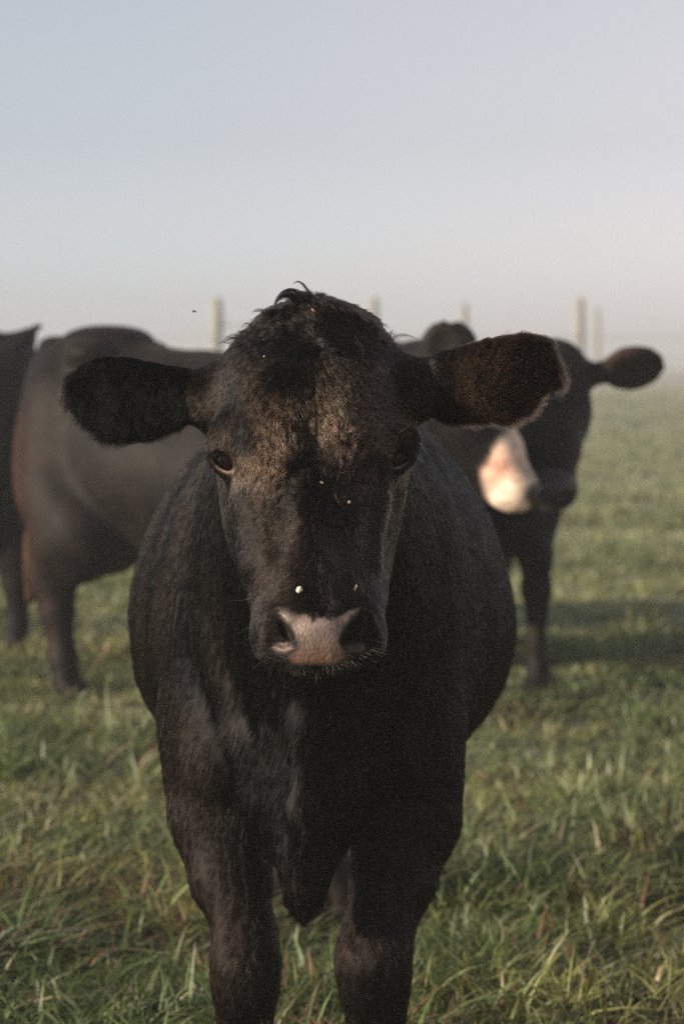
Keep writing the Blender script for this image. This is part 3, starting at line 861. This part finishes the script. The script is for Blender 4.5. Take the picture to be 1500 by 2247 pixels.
# ------------------------------------------------------------------ cows behind
def build_cow(S, origin, heading, poll, nose, ear_tilt, hooves, res=.014, peak=False, jaw=1.0, ear_len=1.0, notail=False, hw=1.0, ear_w=1.0, eb=.12):
    """generic standing cow, local +X forward; poll, nose and hooves given in world space. Returns V, Q, and head frame"""
    ang = math.atan2(heading[1], heading[0])
    Rw = rotm('Z', math.degrees(ang)); O = np.array([origin[0], origin[1], 0.0])
    toL = lambda p: (np.array(p) - O) @ Rw / S
    pl, ns = toL(poll), toL(nose)
    fw = ns - pl; HL = np.linalg.norm(fw); fw = fw / HL
    side = np.cross(np.array([0, 0, 1.0]), fw); side /= np.linalg.norm(side); up = np.cross(fw, side)
    hp = lambda a, b, c: pl + fw * a * HL + side * b + up * c
    lo = np.array([-.80, -.42, -.03]); hi = np.array([1.0, .42, 1.2])
    lo = np.minimum(lo, np.minimum(pl, ns) - .36); hi = np.maximum(hi, np.maximum(pl, ns) + .36)
    lo[2] = -.03
    f = Field(*[axis_grid([(lo[i], hi[i], res / S)]) for i in range(3)])
    f.loft(0, [(x, 0, (t+b)/2, hw, (t-b)/2, p, tp) for x, hw, t, b, p, tp in [
        (-.665, .05, .93, .80, 2, 0), (-.62, .13, .975, .62, 2.2, 0), (-.55, .19, .99, .52, 2.3, 0), (-.42, .225, 1.0, .44, 2.2, -.05), (-.2, .265, .965, .385, 2.1, -.12),
        (.05, .28, .955, .365, 2.1, -.14), (.28, .245, .975, .375, 2.1, -.16), (.44, .195, .985, .39, 2.2, -.1), (.56, .15, .96, .42, 2.2, 0), (.64, .10, .90, .50, 2.1, 0), (.68, .03, .8, .6, 2, 0)]], .03)
    for s in (-1, 1):
        f.ell((-.38, s*.165, .955), (.06, .05, .035), .05)
        f.ell((-.50, s*.13, .66), (.14, .085, .22), .05)
        f.ell((.42, s*.14, .66), (.10, .06, .22), .05)
    f.ell((-.60, 0, .985), (.05, .03, .02), .03)
    f.ell((-.42, 0, .985), (.11, .12, .042), .05)
    if peak: f.cone((-.56, 0, .97), (-.655, 0, 1.03), .035, .012, .02)
    for i, h in enumerate(hooves):
        q = toL(h); s = 1 if q[1] > 0 else -1
        if i < 2:   # front
            t = np.array([.43, s*.12, .52])
            k_ = t + (q - t) * .50; k_[2] = .30; k_[0] += .012
            fe = q.copy(); fe[2] = .10
            f.chain([(t, .085), (k_ + (0, 0, .10), .052), (k_, .046), (k_ - (0, 0, .07), .032), (fe, .028), (q + (0.01, 0, .06), .036)], .025)
        else:
            t = np.array([-.48, s*.13, .58]); st = t + (q - t) * .35 + (.06, 0, 0); st[2] = .45
            hk = q.copy(); hk[2] = .33; hk[0] -= .035; hk[:2] += (t - q)[:2] * .3
            fe = q.copy(); fe[2] = .10
            f.chain([(t, .13), (st, .135), (hk + (.035, 0, .08), .084), (hk, .062), (hk + (fe - hk) * .4, .042), (fe, .034), (q + (0.01, 0, .06), .036)], .03)
        f.cone(q + (.01, -.018, .05), q + (.035, -.02, .018), .026, .030, .01)
        f.cone(q + (.01, .018, .05), q + (.035, .02, .018), .026, .030, .01)
    # tail
    if not notail:
        f.chain([((-.63, 0, .96), .03), ((-.685, 0, .86), .02), ((-.69, 0, .5), .013)], .025)
        f.ell((-.69, 0, .36), (.022, .02, .14), .03)
    # neck and head
    f.chain([((.45, 0, .74), .20), ((.45, 0, .74) + (pl - (.45, 0, .74)) * .55, .135), (hp(.08, 0, -.08), .095)], .05)
    f.chain([((.52, 0, .60), .10), (hp(.25, 0, -.17), .06)], .06)
    f.ell(hp(.02, 0, -.01), (.07, .07, .05), .04)
    f.chain([(hp(.10, 0, -.05), .092*hw), (hp(.35, 0, -.055), .088*hw), (hp(.62, 0, -.045), .064*hw), (hp(.86, 0, -.05), .050*hw)], .025)
    f.cone(hp(.25, 0, -.15), hp(.75, 0, -.105), .062*jaw*hw, .040*hw, .04)
    f.ell(hp(.90, 0, -.055), (.058*hw, .058*hw, .052*hw), .025)
    for s in (-1, 1):
        f.ell(hp(.33, s*.075, -.015), (.022, .022, .022), .025)
        f.ell(hp(.965, s*.028, -.035), (.014, .014, .014), .006, mode='cut')
        a = hp(.06, s*.085*hw, -.055); tdir = side * s * math.cos(ear_tilt[s > 0]) + up * math.sin(ear_tilt[s > 0]) - fw * eb
        tdir /= np.linalg.norm(tdir)
        w2 = np.cross(side if eb > 1 else fw, tdir); w2 /= np.linalg.norm(w2); n2 = np.cross(tdir, w2)
        Mx = np.stack([tdir, n2, w2], 1)
        f.cone(a, a + tdir * .07, .030, .032, .03)
        f.ell(a + tdir * .115 * ear_len, (.085 * ear_len, .022, .056 * ear_w), .02, Mx)
        f.ell(a + tdir * .125 * ear_len + n2 * .020 * (-1 if (n2 @ fw) < 0 else 1), (.060 * ear_len, .016, .036 * ear_w), .01, Mx, mode='cut')
    V, Q = f.mesh(2)
    Nv, _ = mesh_normals(V, Q)
    q_ = V * np.array([1, 1, .5])
    V = V + Nv * (smooth(.75, .5, V[:, 0]) * (.010 * noise3(q_, 5, 43) + .005 * noise3(q_, 12, 44)))[:, None]
    hx = (V - pl) @ np.stack([fw / HL, side, up], 1)      # head coordinates of each vertex
    W = (V * S) @ Rw.T + O
    eyes = [((hp(.34, s*.088, -.018) * S) @ Rw.T + O) for s in (-1, 1)]
    return W, Q, hx, V, eyes

def simple_eye(c, r, parent):
    nu, nv = 16, 10
    th = np.linspace(0, 2*np.pi, nu, endpoint=False); ph = np.linspace(0.02, np.pi-0.02, nv)
    T, P = np.meshgrid(th, ph)
    V = np.stack([np.sin(P)*np.cos(T), -np.cos(P), np.sin(P)*np.sin(T)], -1).reshape(-1, 3) * r
    i = np.arange(nv-1)[:, None]*nu; j = np.arange(nu)[None]; j2 = (j+1) % nu
    F = np.stack([i+j, i+nu+j, i+nu+j2, i+j2], -1).reshape(-1, 4)
    return make_mesh('eye', V + c, F, eye_mat, parent, {'tint': np.tile([.006, .004, .004], (len(V), 1))})

def patchy(V, base, rust, amt):
    n = smooth(-.1, .5, noise3(V, 3.2, 9))[:, None] * amt
    return base * (1 - n) + rust * n

# brown black cow with a white face, seen from its side behind the front cow
d_ = np.array([1.42, -.80]); d_ /= np.linalg.norm(d_)
O_ = np.array([-1.06, 8.42]) + d_ * .665 * 1.21
wf_root = empty('cow', (O_[0], O_[1], 0), 'dark brown cow with white face and pink nose, side on behind the black cow', 'cow')
W, Q, hx, L, ey = build_cow(1.21, O_, d_, pw(1012, 800, 7.02), pw(1188, 1078, 6.98), (1.25, 1.35),
    [(.02, 7.35, 0), (.12, 7.75, 0), (-.93, 8.10, 0), (-1.12, 8.85, 0)], hw=1.02, jaw=1.25, eb=1.3, ear_len=.78)
t = patchy(W, np.array([.006, .0045, .004]), np.array([.010, .0075, .006]), .8)
rr = (1 - smooth(-.62, -.40, L[:, 0])) * (1 - smooth(.62, .88, L[:, 2])) * (.6 + .4 * noise3(L, 6, 12))
t = t * (1 - rr[:, None]*.7) + np.array([.060, .022, .011]) * rr[:, None]*.7
h0, h1, h2 = hx[:, 0], hx[:, 1], hx[:, 2]; wu, wv = to_px(W)
inhead = (np.linalg.norm(hx * np.array([.45, 1, 1]) - np.array([.25, 0, -.05]), axis=1) < .42) & (h0 > -.2) & (h0 < 1.25) & (np.abs(h1) < .2) & (h2 > -.26) & (h2 < .12)
bl = smooth(-8, 8, wu + 14 * noise3(W, 12, 4) - np.where(wv < 1035, 1128 - (wv - 925) * .636, 1058 + (wv - 1035) * .3)) * inhead
t = t * (1 - bl[:, None]) + np.array([.72, .59, .49]) * bl[:, None]
pk = np.exp(-((h0-.72)/.12)**2 - ((h2+.05)/.05)**2) * bl * .75
t = t * (1 - pk[:, None]) + np.array([.60, .30, .22]) * pk[:, None]
ns_ = (1 - smooth(.75, 1.2, np.hypot((wu - 1178) / 25, (wv - 1088) / 31))) * inhead
t = t * (1 - ns_[:, None]) + np.array([.055, .04, .045]) * ns_[:, None]
make_mesh('body', W, Q, hide, wf_root, {'tint': t, 'leather': ns_ * .5})

for e in ey: simple_eye(e, .017*1.1, wf_root)
fix_parent(wf_root)

# black cow facing the camera further back on the right
d_ = np.array([.10, -1.0]); d_ /= np.linalg.norm(d_)
rc_root = empty('cow', (.48, 8.75, 0), 'black cow with one ear held out, facing the camera behind the pink nose', 'cow')
W, Q, hx, L, ey = build_cow(1.16, (.47, 8.78), d_, (.665, 7.64, 1.150), (.632, 7.28, .735), (-.30, .10),
    [(.655, 8.12, 0), (.385, 8.22, 0), (.60, 9.35, 0), (.32, 9.5, 0)], ear_len=1.05, res=.013, hw=1.14, ear_w=1.6, jaw=1.3)
t = patchy(W, np.array([.006, .005, .0045]), np.array([.011, .007, .0055]), .5)
inhead = (hx[:, 0] > .86) & (hx[:, 0] < 1.2) & (np.abs(hx[:, 1]) < .06) & (hx[:, 2] > -.10) & (hx[:, 2] < .06)
lt = inhead * 1.0
t = t * (1 - lt[:, None]) + np.array([.028, .025, .026]) * lt[:, None]
er = smooth(.12, .16, np.abs(hx[:, 1])) * (hx[:, 0] < .35) * (L[:, 2] > .85) * (W[:, 1] < 7.75)
t = t * (1 - er[:, None]*.7) + np.array([.035, .021, .016]) * er[:, None]*.7
make_mesh('body', W, Q, hide, rc_root, {'tint': t, 'leather': lt})

for e in ey: simple_eye(e, .017*1.1, rc_root)
fix_parent(rc_root)

# black cow cut by the frame, walking out to the left
lf_root = empty('cow', (-2.02, 9.25, 0), 'black cow cut off by the frame beside the rump of the brown cow', 'cow')
W, Q, hx, L, ey = build_cow(1.225, (-1.95, 9.25), (-1.0, .05), (-3.20, 9.3, 1.05), (-3.60, 9.25, .75), (.2, .2),
    [(-2.55, 9.10, 0), (-2.62, 9.42, 0), (-1.22, 9.10, 0), (-1.55, 9.42, 0)], peak=True, notail=True)
t = patchy(W, np.array([.005, .005, .0055]), np.array([.009, .007, .0065]), .5)
make_mesh('body', W, Q, hide, lf_root, {'tint': t, 'leather': t[:, 0]*0})

for e in ey: simple_eye(e, .017*1.1, lf_root)
fix_parent(lf_root)

# ------------------------------------------------------------------ ground sheet
def ground_h(x, y):
    p = np.stack([x, y, 0*x], -1)
    near = 1 - smooth(60, 200, np.hypot(x, y))
    return near * (noise3(p, .9, 21) * .018 + noise3(p, .25, 22) * .03 * smooth(9.5, 16, y))

gxs = np.concatenate([-np.geomspace(900, 6, 40), np.linspace(-5.8, 5.8, 90), np.geomspace(6, 900, 40)])
gys = np.concatenate([[-60, -20, -5], np.linspace(0, 20, 120), np.geomspace(20.5, 1300, 70)])
GX, GY = np.meshgrid(gxs, gys, indexing='ij')
GV = np.stack([GX, GY, ground_h(GX, GY)], -1).reshape(-1, 3)
a = np.arange(len(gxs)-1)[:, None] * len(gys) + np.arange(len(gys)-1)[None]
GF = np.stack([a, a+len(gys), a+len(gys)+1, a+1], -1).reshape(-1, 4)
M = Mat('pasture_ground')
co = M.node('ShaderNodeTexCoord')
n1 = M.noise(2.2, 6, .7, co.outputs['Object']); n2 = M.noise(.35, 4, .6, co.outputs['Object']); n3 = M.noise(28, 5, .7, co.outputs['Object'])
c1 = M.ramp(n1.outputs[0], [(.3, (.19, .21, .13)), (.5, (.26, .275, .18)), (.7, (.33, .33, .23))])
c2 = M.ramp(n2.outputs[0], [(.35, (.7, .75, .7)), (.65, (1.25, 1.2, 1.1))])
c3 = M.ramp(n3.outputs[0], [(.35, (.55, .55, .5)), (.65, (1.4, 1.4, 1.3))])
cc = M.mix(1.0, M.mix(1.0, c1, c2, 'MULTIPLY'), c3, 'MULTIPLY')
M.link(cc, M.b.inputs['Base Color']); M.b.inputs['Roughness'].default_value = .9
bp = M.node('ShaderNodeBump'); bp.inputs['Distance'].default_value = .08; bp.inputs['Strength'].default_value = .8
M.link(n3.outputs[0], bp.inputs['Height']); M.link(bp.outputs[0], M.b.inputs['Normal'])
ground = make_mesh('ground', GV, GF, M.m)
ground['kind'] = 'structure'

# ------------------------------------------------------------------ grass
def grass_material():
    M = Mat('grass_blades')
    col = M.attr('tint').outputs['Color']
    M.link(col, M.b.inputs['Base Color'])
    M.b.inputs['Roughness'].default_value = .5
    M.b.inputs['Specular IOR Level'].default_value = .5
    tr = M.n.new('ShaderNodeBsdfTranslucent'); mx = M.n.new('ShaderNodeMixShader')
    lc = M.mix(1.0, col, (1.15, 1.25, .6, 1), 'MULTIPLY')
    M.link(lc, tr.inputs['Color']); mx.inputs[0].default_value = .32
    M.link(M.b.outputs[0], mx.inputs[1]); M.link(tr.outputs[0], mx.inputs[2]); M.link(mx.outputs[0], M.out.inputs['Surface'])
    return M.m
grass_mat = grass_material()

def make_grass(y0, y1, per_m2, tuft, blade_w, hgt, segs, seed, margin, haze_pale=0.):
    g = np.random.default_rng(seed)
    hw = lambda y: .1414 * y + margin
    area = (hw(y0) + hw(y1)) * (y1 - y0)
    nt_ = int(area * per_m2 / tuft)
    ty = y0 + (y1 - y0) * g.random(int(nt_ * 1.4)); tx = (g.random(len(ty)) * 2 - 1) * hw(y1)
    keep = np.abs(tx) < hw(ty); tx, ty = tx[keep][:nt_], ty[keep][:nt_]
    n = len(tx) * tuft
    ti = np.repeat(np.arange(len(tx)), tuft)
    P0 = np.stack([tx, ty, 0*tx], 1)
    big = noise3(P0, 1.3, 31) * .6 + noise3(P0, 4.0, 32) * .4
    th_ = hgt * np.clip(1 + 1.25 * big, .35, 2.2) * (.8 + .4 * g.random(len(tx)))
    spread = .016 + .034 * g.random(len(tx))
    off = g.normal(size=(n, 2)) * spread[ti][:, None] * (1 + 1.2 * (hgt > .2))
    bx, by = tx[ti] + off[:, 0], ty[ti] + off[:, 1]
    # keep the hooves' standing room open only where a leg passes through
    L = th_[ti] * (.45 + .75 * g.random(n))
    la = g.random(n) * 2 * np.pi
    wind = np.stack([noise3(P0, 1.7, 33) * .9 + .25, noise3(P0, 1.7, 34) * .9], 1)[ti]
    ln = np.stack([np.cos(la), np.sin(la)], 1) * (.35 + .75 * g.random(n))[:, None] + off / .05 * .45 + wind * .22
    ln = ln * .8
    k = segs + 1
    s = np.linspace(0, 1, k)
    droop = (g.random(n) ** 2.2 * 1.1)[:, None]
    X = bx[:, None] + ln[:, :1] * L[:, None] * (s ** 1.7)[None] * (1 + droop * s[None])
    Y = by[:, None] + ln[:, 1:] * L[:, None] * (s ** 1.7)[None] * (1 + droop * s[None])
    ll = np.linalg.norm(ln, axis=1)[:, None]
    Z = L[:, None] * (s[None] - (.22 * ll + .42 * droop) * s[None] ** 2.4) / (1 + .15 * ll)
    Z = np.maximum(Z, .004) + ground_h(bx, by)[:, None] - .004
    wa = la + g.normal(size=n) * .7 + np.pi / 2
    wd = np.stack([np.cos(wa), np.sin(wa)], 1)
    bw = blade_w * (.5 + .9 * g.random(n))
    prof = np.array([.7, 1.0, .85, .5, .0])[:k] if segs == 4 else np.interp(s, [0, .3, .7, 1], [.7, 1, .75, .0])
    W_ = bw[:, None] * (prof[None] + .04) * .5
    tw = g.normal(size=(n, 1)) * .6 * s[None]
    wx = wd[:, :1] * np.cos(tw) - wd[:, 1:] * np.sin(tw); wy = wd[:, :1] * np.sin(tw) + wd[:, 1:] * np.cos(tw)
    A = np.stack([X - wx*W_, Y - wy*W_, Z], -1); B = np.stack([X + wx*W_, Y + wy*W_, Z + W_*.3], -1)
    V = np.stack([A, B], 2).reshape(-1, 3)
    base = (np.arange(n) * k * 2)[:, None] + (np.arange(segs) * 2)[None]
    F = np.stack([base, base+1, base+3, base+2], -1).reshape(-1, 4)
    # colours by blade: greens, a few straw and rust brown ones, paler old blades
    r = g.random(n); v = (.7 + .6 * g.random(n))[:, None]
    cn = noise3(P0, 3.1, 35)[ti]; cp = noise3(P0, .9, 36)[ti]; v = v * (1 + .35 * noise3(P0, 5.5, 37)[ti])[:, None]
    green = np.array([.072, .122, .034]); yel = np.array([.20, .215, .078]); straw = np.array([.26, .21, .12]); rust = np.array([.15, .085, .05]); pale = np.array([.17, .20, .13])
    mixy = smooth(-.35, .5, 1.4*cn + .5 * cp + (r - .5) * .9)[:, None]
    c = green * (1 - mixy) + yel * mixy
    c = np.where((r < .035 + .05 * (cp > .1))[:, None], straw, c)
    rs = ((r > .90) & (cn > -.1)) | ((noise3(P0, 2.0, 38)[ti] > .42) & (r > .55) & (r < .72))
    c = np.where(rs[:, None], rust, c)
    c = np.where(((r > .76) & (r < .87))[:, None], pale, c)
    c = c * v
    c = c * (1 - haze_pale) + np.array([.31, .33, .20]) * haze_pale * v  # farther bands blended paler, distance haze put into the blade colour
    # blades yellow a little towards the dry tip
    C = np.repeat(c[:, None], k, 1); tipm = (s ** 2)[None, :, None] * .35
    C = C * (1 - tipm) + (C * .4 + straw * .6) * tipm
    C = np.repeat(C[:, :, None], 2, 2).reshape(-1, 3)
    return V, F, C

if GRASS:
    VV, FF, CC = [], [], []
    nb = 0
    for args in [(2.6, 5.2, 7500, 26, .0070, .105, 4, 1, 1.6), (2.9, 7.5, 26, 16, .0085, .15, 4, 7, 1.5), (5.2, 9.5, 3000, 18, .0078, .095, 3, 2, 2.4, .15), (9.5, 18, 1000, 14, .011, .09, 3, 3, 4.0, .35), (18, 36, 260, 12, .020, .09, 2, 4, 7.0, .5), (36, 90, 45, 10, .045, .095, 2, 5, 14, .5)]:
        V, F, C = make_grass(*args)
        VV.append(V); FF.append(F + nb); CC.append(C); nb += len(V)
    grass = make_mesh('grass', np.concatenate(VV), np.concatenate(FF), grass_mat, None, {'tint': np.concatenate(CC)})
    grass['kind'] = 'stuff'; grass['label'] = 'dewy tangled green pasture grass with straw blades'; grass['category'] = 'grass'
    print('grass verts', nb, round(time.time() - T0, 1))

# ------------------------------------------------------------------ fence far back in the mist
M = Mat('weathered_post')
co = M.node('ShaderNodeTexCoord'); mp = M.node('ShaderNodeMapping'); mp.inputs['Scale'].default_value = (6, 6, 1); M.link(co.outputs['Object'], mp.inputs[0])
nz = M.noise(3, 4, .6, mp.outputs[0])
M.link(M.ramp(nz.outputs[0], [(.3, (.19, .182, .16)), (.7, (.26, .25, .215))]), M.b.inputs['Base Color']); M.b.inputs['Roughness'].default_value = .85
post_mat = M.m
M = Mat('galvanised_wire'); M.b.inputs['Base Color'].default_value = (.22, .22, .23, 1); M.b.inputs['Metallic'].default_value = .5; M.b.inputs['Roughness'].default_value = .5
wire_mat = M.m
def tube(a, b, r0, r1, n=12, rings=6, jig=0, seed=0, cap=True):
    g = np.random.default_rng(seed)
    a = np.array(a, float); b = np.array(b, float); d = b - a; d /= np.linalg.norm(d)
    u = np.cross(d, (0, 0, 1.)) if abs(d[2]) < .9 else np.cross(d, (0, 1., 0)); u /= np.linalg.norm(u); v = np.cross(d, u)
    V = []
    for i in range(rings + 1):
        t_ = i / rings; c = a + (b - a) * t_ + g.normal(size=3) * jig
        r = r0 + (r1 - r0) * t_
        if cap and i == rings: r *= .82
        for j in range(n):
            th = 2*np.pi*j/n; V.append(c + (u*math.cos(th) + v*math.sin(th)) * r)
    F = [(i*n+j, i*n+(j+1) % n, (i+1)*n+(j+1) % n, (i+1)*n+j) for i in range(rings) for j in range(n)]
    V.append(a); V.append(b + d * r1 * .25); m = len(V)
    for j in range(0, n, 2):
        F.append((m-1, rings*n+j, rings*n+(j+1) % n, rings*n+(j+2) % n)); F.append((m-2, (j+2) % n, (j+1) % n, j))
    return np.array(V), np.array(F)
FY = 46.0
fence = empty('fence', (0, FY, 0), 'pale wooden post fence fading into the mist behind the cows', 'fence')
posts = [(475, 657, 27, FY), (820, 655, 23, FY), (1017, 668, 19, FY+5), (1270, 655, 22, FY), (1308, 676, 13, FY+30), (-250, 655, 22, FY), (1640, 655, 22, FY), (120, 655, 22, FY)]
tops = []
for i, (px, py, wd, Y) in enumerate(posts):
    if px == 120: continue
    b = pw(px, py, Y); r = wd / FPX * Y / 2
    V, F = tube((b[0], Y, -.2), (b[0], Y, b[2]), r * 1.05, r, 14, 7, .006, i)
    make_mesh('post', V, F, post_mat, fence)
    tops.append((b[0], Y, b[2], px))
line = sorted([t_ for t_ in tops if abs(t_[1] - FY) < .1])
for z_ in (.35, .75, 1.15, 1.55):
    V, F = tube((line[0][0], FY-.12, z_), (line[-1][0], FY-.12, z_ + .02), .006, .006, 6, 20, .004, int(z_*10), False)
    make_mesh('wire', V, F, wire_mat, fence)
V, F = tube(pw(475, 715, FY), pw(820, 712, FY), .02, .02, 8, 6, .003, 77)
make_mesh('rail', V, F, post_mat, fence)
fix_parent(fence)

# ------------------------------------------------------------------ haze
M = Mat('mist_air'); M.n.remove(M.b)
v_ = M.n.new('ShaderNodeVolumePrincipled')
v_.inputs['Color'].default_value = (.95, .97, 1.0, 1)
v_.inputs['Density'].default_value = HAZE
v_.inputs['Anisotropy'].default_value = .45
M.link(v_.outputs[0], M.out.inputs['Volume'])
hx0, hx1, hy0, hy1, hz0, hz1 = -950, 950, -70, 1400, -1.2, 3.0
BV = [(x, y, z) for x in (hx0, hx1) for y in (hy0, hy1) for z in (hz0, hz1)]
BF = [(0, 1, 3, 2), (4, 6, 7, 5), (0, 4, 5, 1), (2, 3, 7, 6), (0, 2, 6, 4), (1, 5, 7, 3)]
haze = make_mesh('haze', BV, BF, M.m, None, None, False)
haze['kind'] = 'stuff'; haze['label'] = 'pale morning mist lying over the pasture'

# ------------------------------------------------------------------ small things on and round the front cow
fix_parent(root)
def speck_mesh(name, c, r, seed, mat, tintc, axes=(1, 1, 1)):
    gg = np.random.default_rng(seed)
    nu, nv = 14, 9
    th = np.linspace(0, 2*np.pi, nu, endpoint=False); ph = np.linspace(0.05, np.pi-0.05, nv)
    T, P = np.meshgrid(th, ph)
    V = np.stack([np.sin(P)*np.cos(T), np.sin(P)*np.sin(T), np.cos(P)], -1).reshape(-1, 3)
    V = V * (1 + .22 * noise3(V, 1.6, seed) + .08 * noise3(V, 5, seed))[:, None] * r * np.array(axes)
    V = V @ np.array(Matrix.Rotation(gg.random()*3, 3, 'Y')).T
    i = np.arange(nv-1)[:, None]*nu; j = np.arange(nu)[None]; j2 = (j+1) % nu
    F = np.stack([i+j, i+nu+j, i+nu+j2, i+j2], -1).reshape(-1, 4)
    o = make_mesh(name, V, F, mat, None, {'tint': np.tile(tintc, (len(V), 1)) * (1 + .2*noise3(V, 3/r, seed))[:, None], 'leather': np.zeros(len(V))})
    o.location = c
    return o
M = Mat('dry_crumb'); M.link(M.attr('tint').outputs['Color'], M.b.inputs['Base Color']); M.b.inputs['Roughness'].default_value = .8
crumb = M.m
h = fieldc.hit(657, 1293)
o = speck_mesh('pellet', h - np.array((0, .004, 0)), .0040, 3, crumb, (.60, .52, .42))
o['label'] = 'round pale pellet stuck on the bridge of the black nose'; o['category'] = 'pellet'
for i, (px, py, r, lab, cl, ax) in enumerate([
    (688, 682, .0026, 'reddish crumb lodged on top of the crown of the head', (.22, .11, .07), (1.4, 1, .7)),
    (706, 1058, .0020, 'pale husk between the eyes, above the bridge of the nose', (.33, .24, .17), (.7, 1, 1.3)),
    (766, 1101, .0020, 'tiny tan crumb low on the right of the nose bridge', (.26, .18, .12), (1, 1, 1)),
    (778, 1292, .0030, 'straw flake caught in the hair at the top edge of the nose', (.30, .23, .15), (2.2, .6, .6)),
    (580, 782, .0011, 'white dot of chaff on the left of the forehead', (.4, .37, .33), (1, 1, 1))]):
    h = fieldc.hit(px, py)
    o = speck_mesh('crumb', h - np.array((0, .006 if py < 1250 else .004, 0)), r, 20 + i, crumb, cl, ax)
    o['label'] = lab; o['category'] = 'crumb'; o['group'] = 'bits of dirt caught in the coat'
# fly in the air
fl = empty('fly', pw(427, 684, 3.05), 'small dark fly hovering in the misty air above the left ear', 'fly')
V, F = tube((0, 0, 0), (.0045, 0, .0002), .0011, .0006, 10, 6, 0, 1)
V = V - (.0022, 0, 0); c0 = np.array(fl.location)
M = Mat('fly_body'); M.b.inputs['Base Color'].default_value = (.02, .02, .025, 1); M.b.inputs['Roughness'].default_value = .3
make_mesh('body', V + c0, F, M.m, fl)
for s in (-1, 1):
    W = np.array([(0, 0, .0008), (-.001, s*.0012, .0016), (-.0028, s*.0022, .002), (-.0034, s*.0014, .0018), (-.0022, s*.0003, .0012)])
    W2 = np.concatenate([W, W + (0, 0, .0001)])
    F = [(0, 1, 2, 3), (0, 3, 4, 0), (5, 8, 7, 6), (5, 5, 9, 8)]
    me = bpy.data.meshes.new('wing'); me.from_pydata([tuple(v + c0) for v in W2], [], [(0, 1, 2, 3, 4), (9, 8, 7, 6, 5), (0, 1, 6, 5), (1, 2, 7, 6), (2, 3, 8, 7), (3, 4, 9, 8), (4, 0, 5, 9)])
    me.materials.append(M.m); wo = bpy.data.objects.new('wing', me); sc.collection.objects.link(wo); wo.parent = fl
fix_parent(fl)
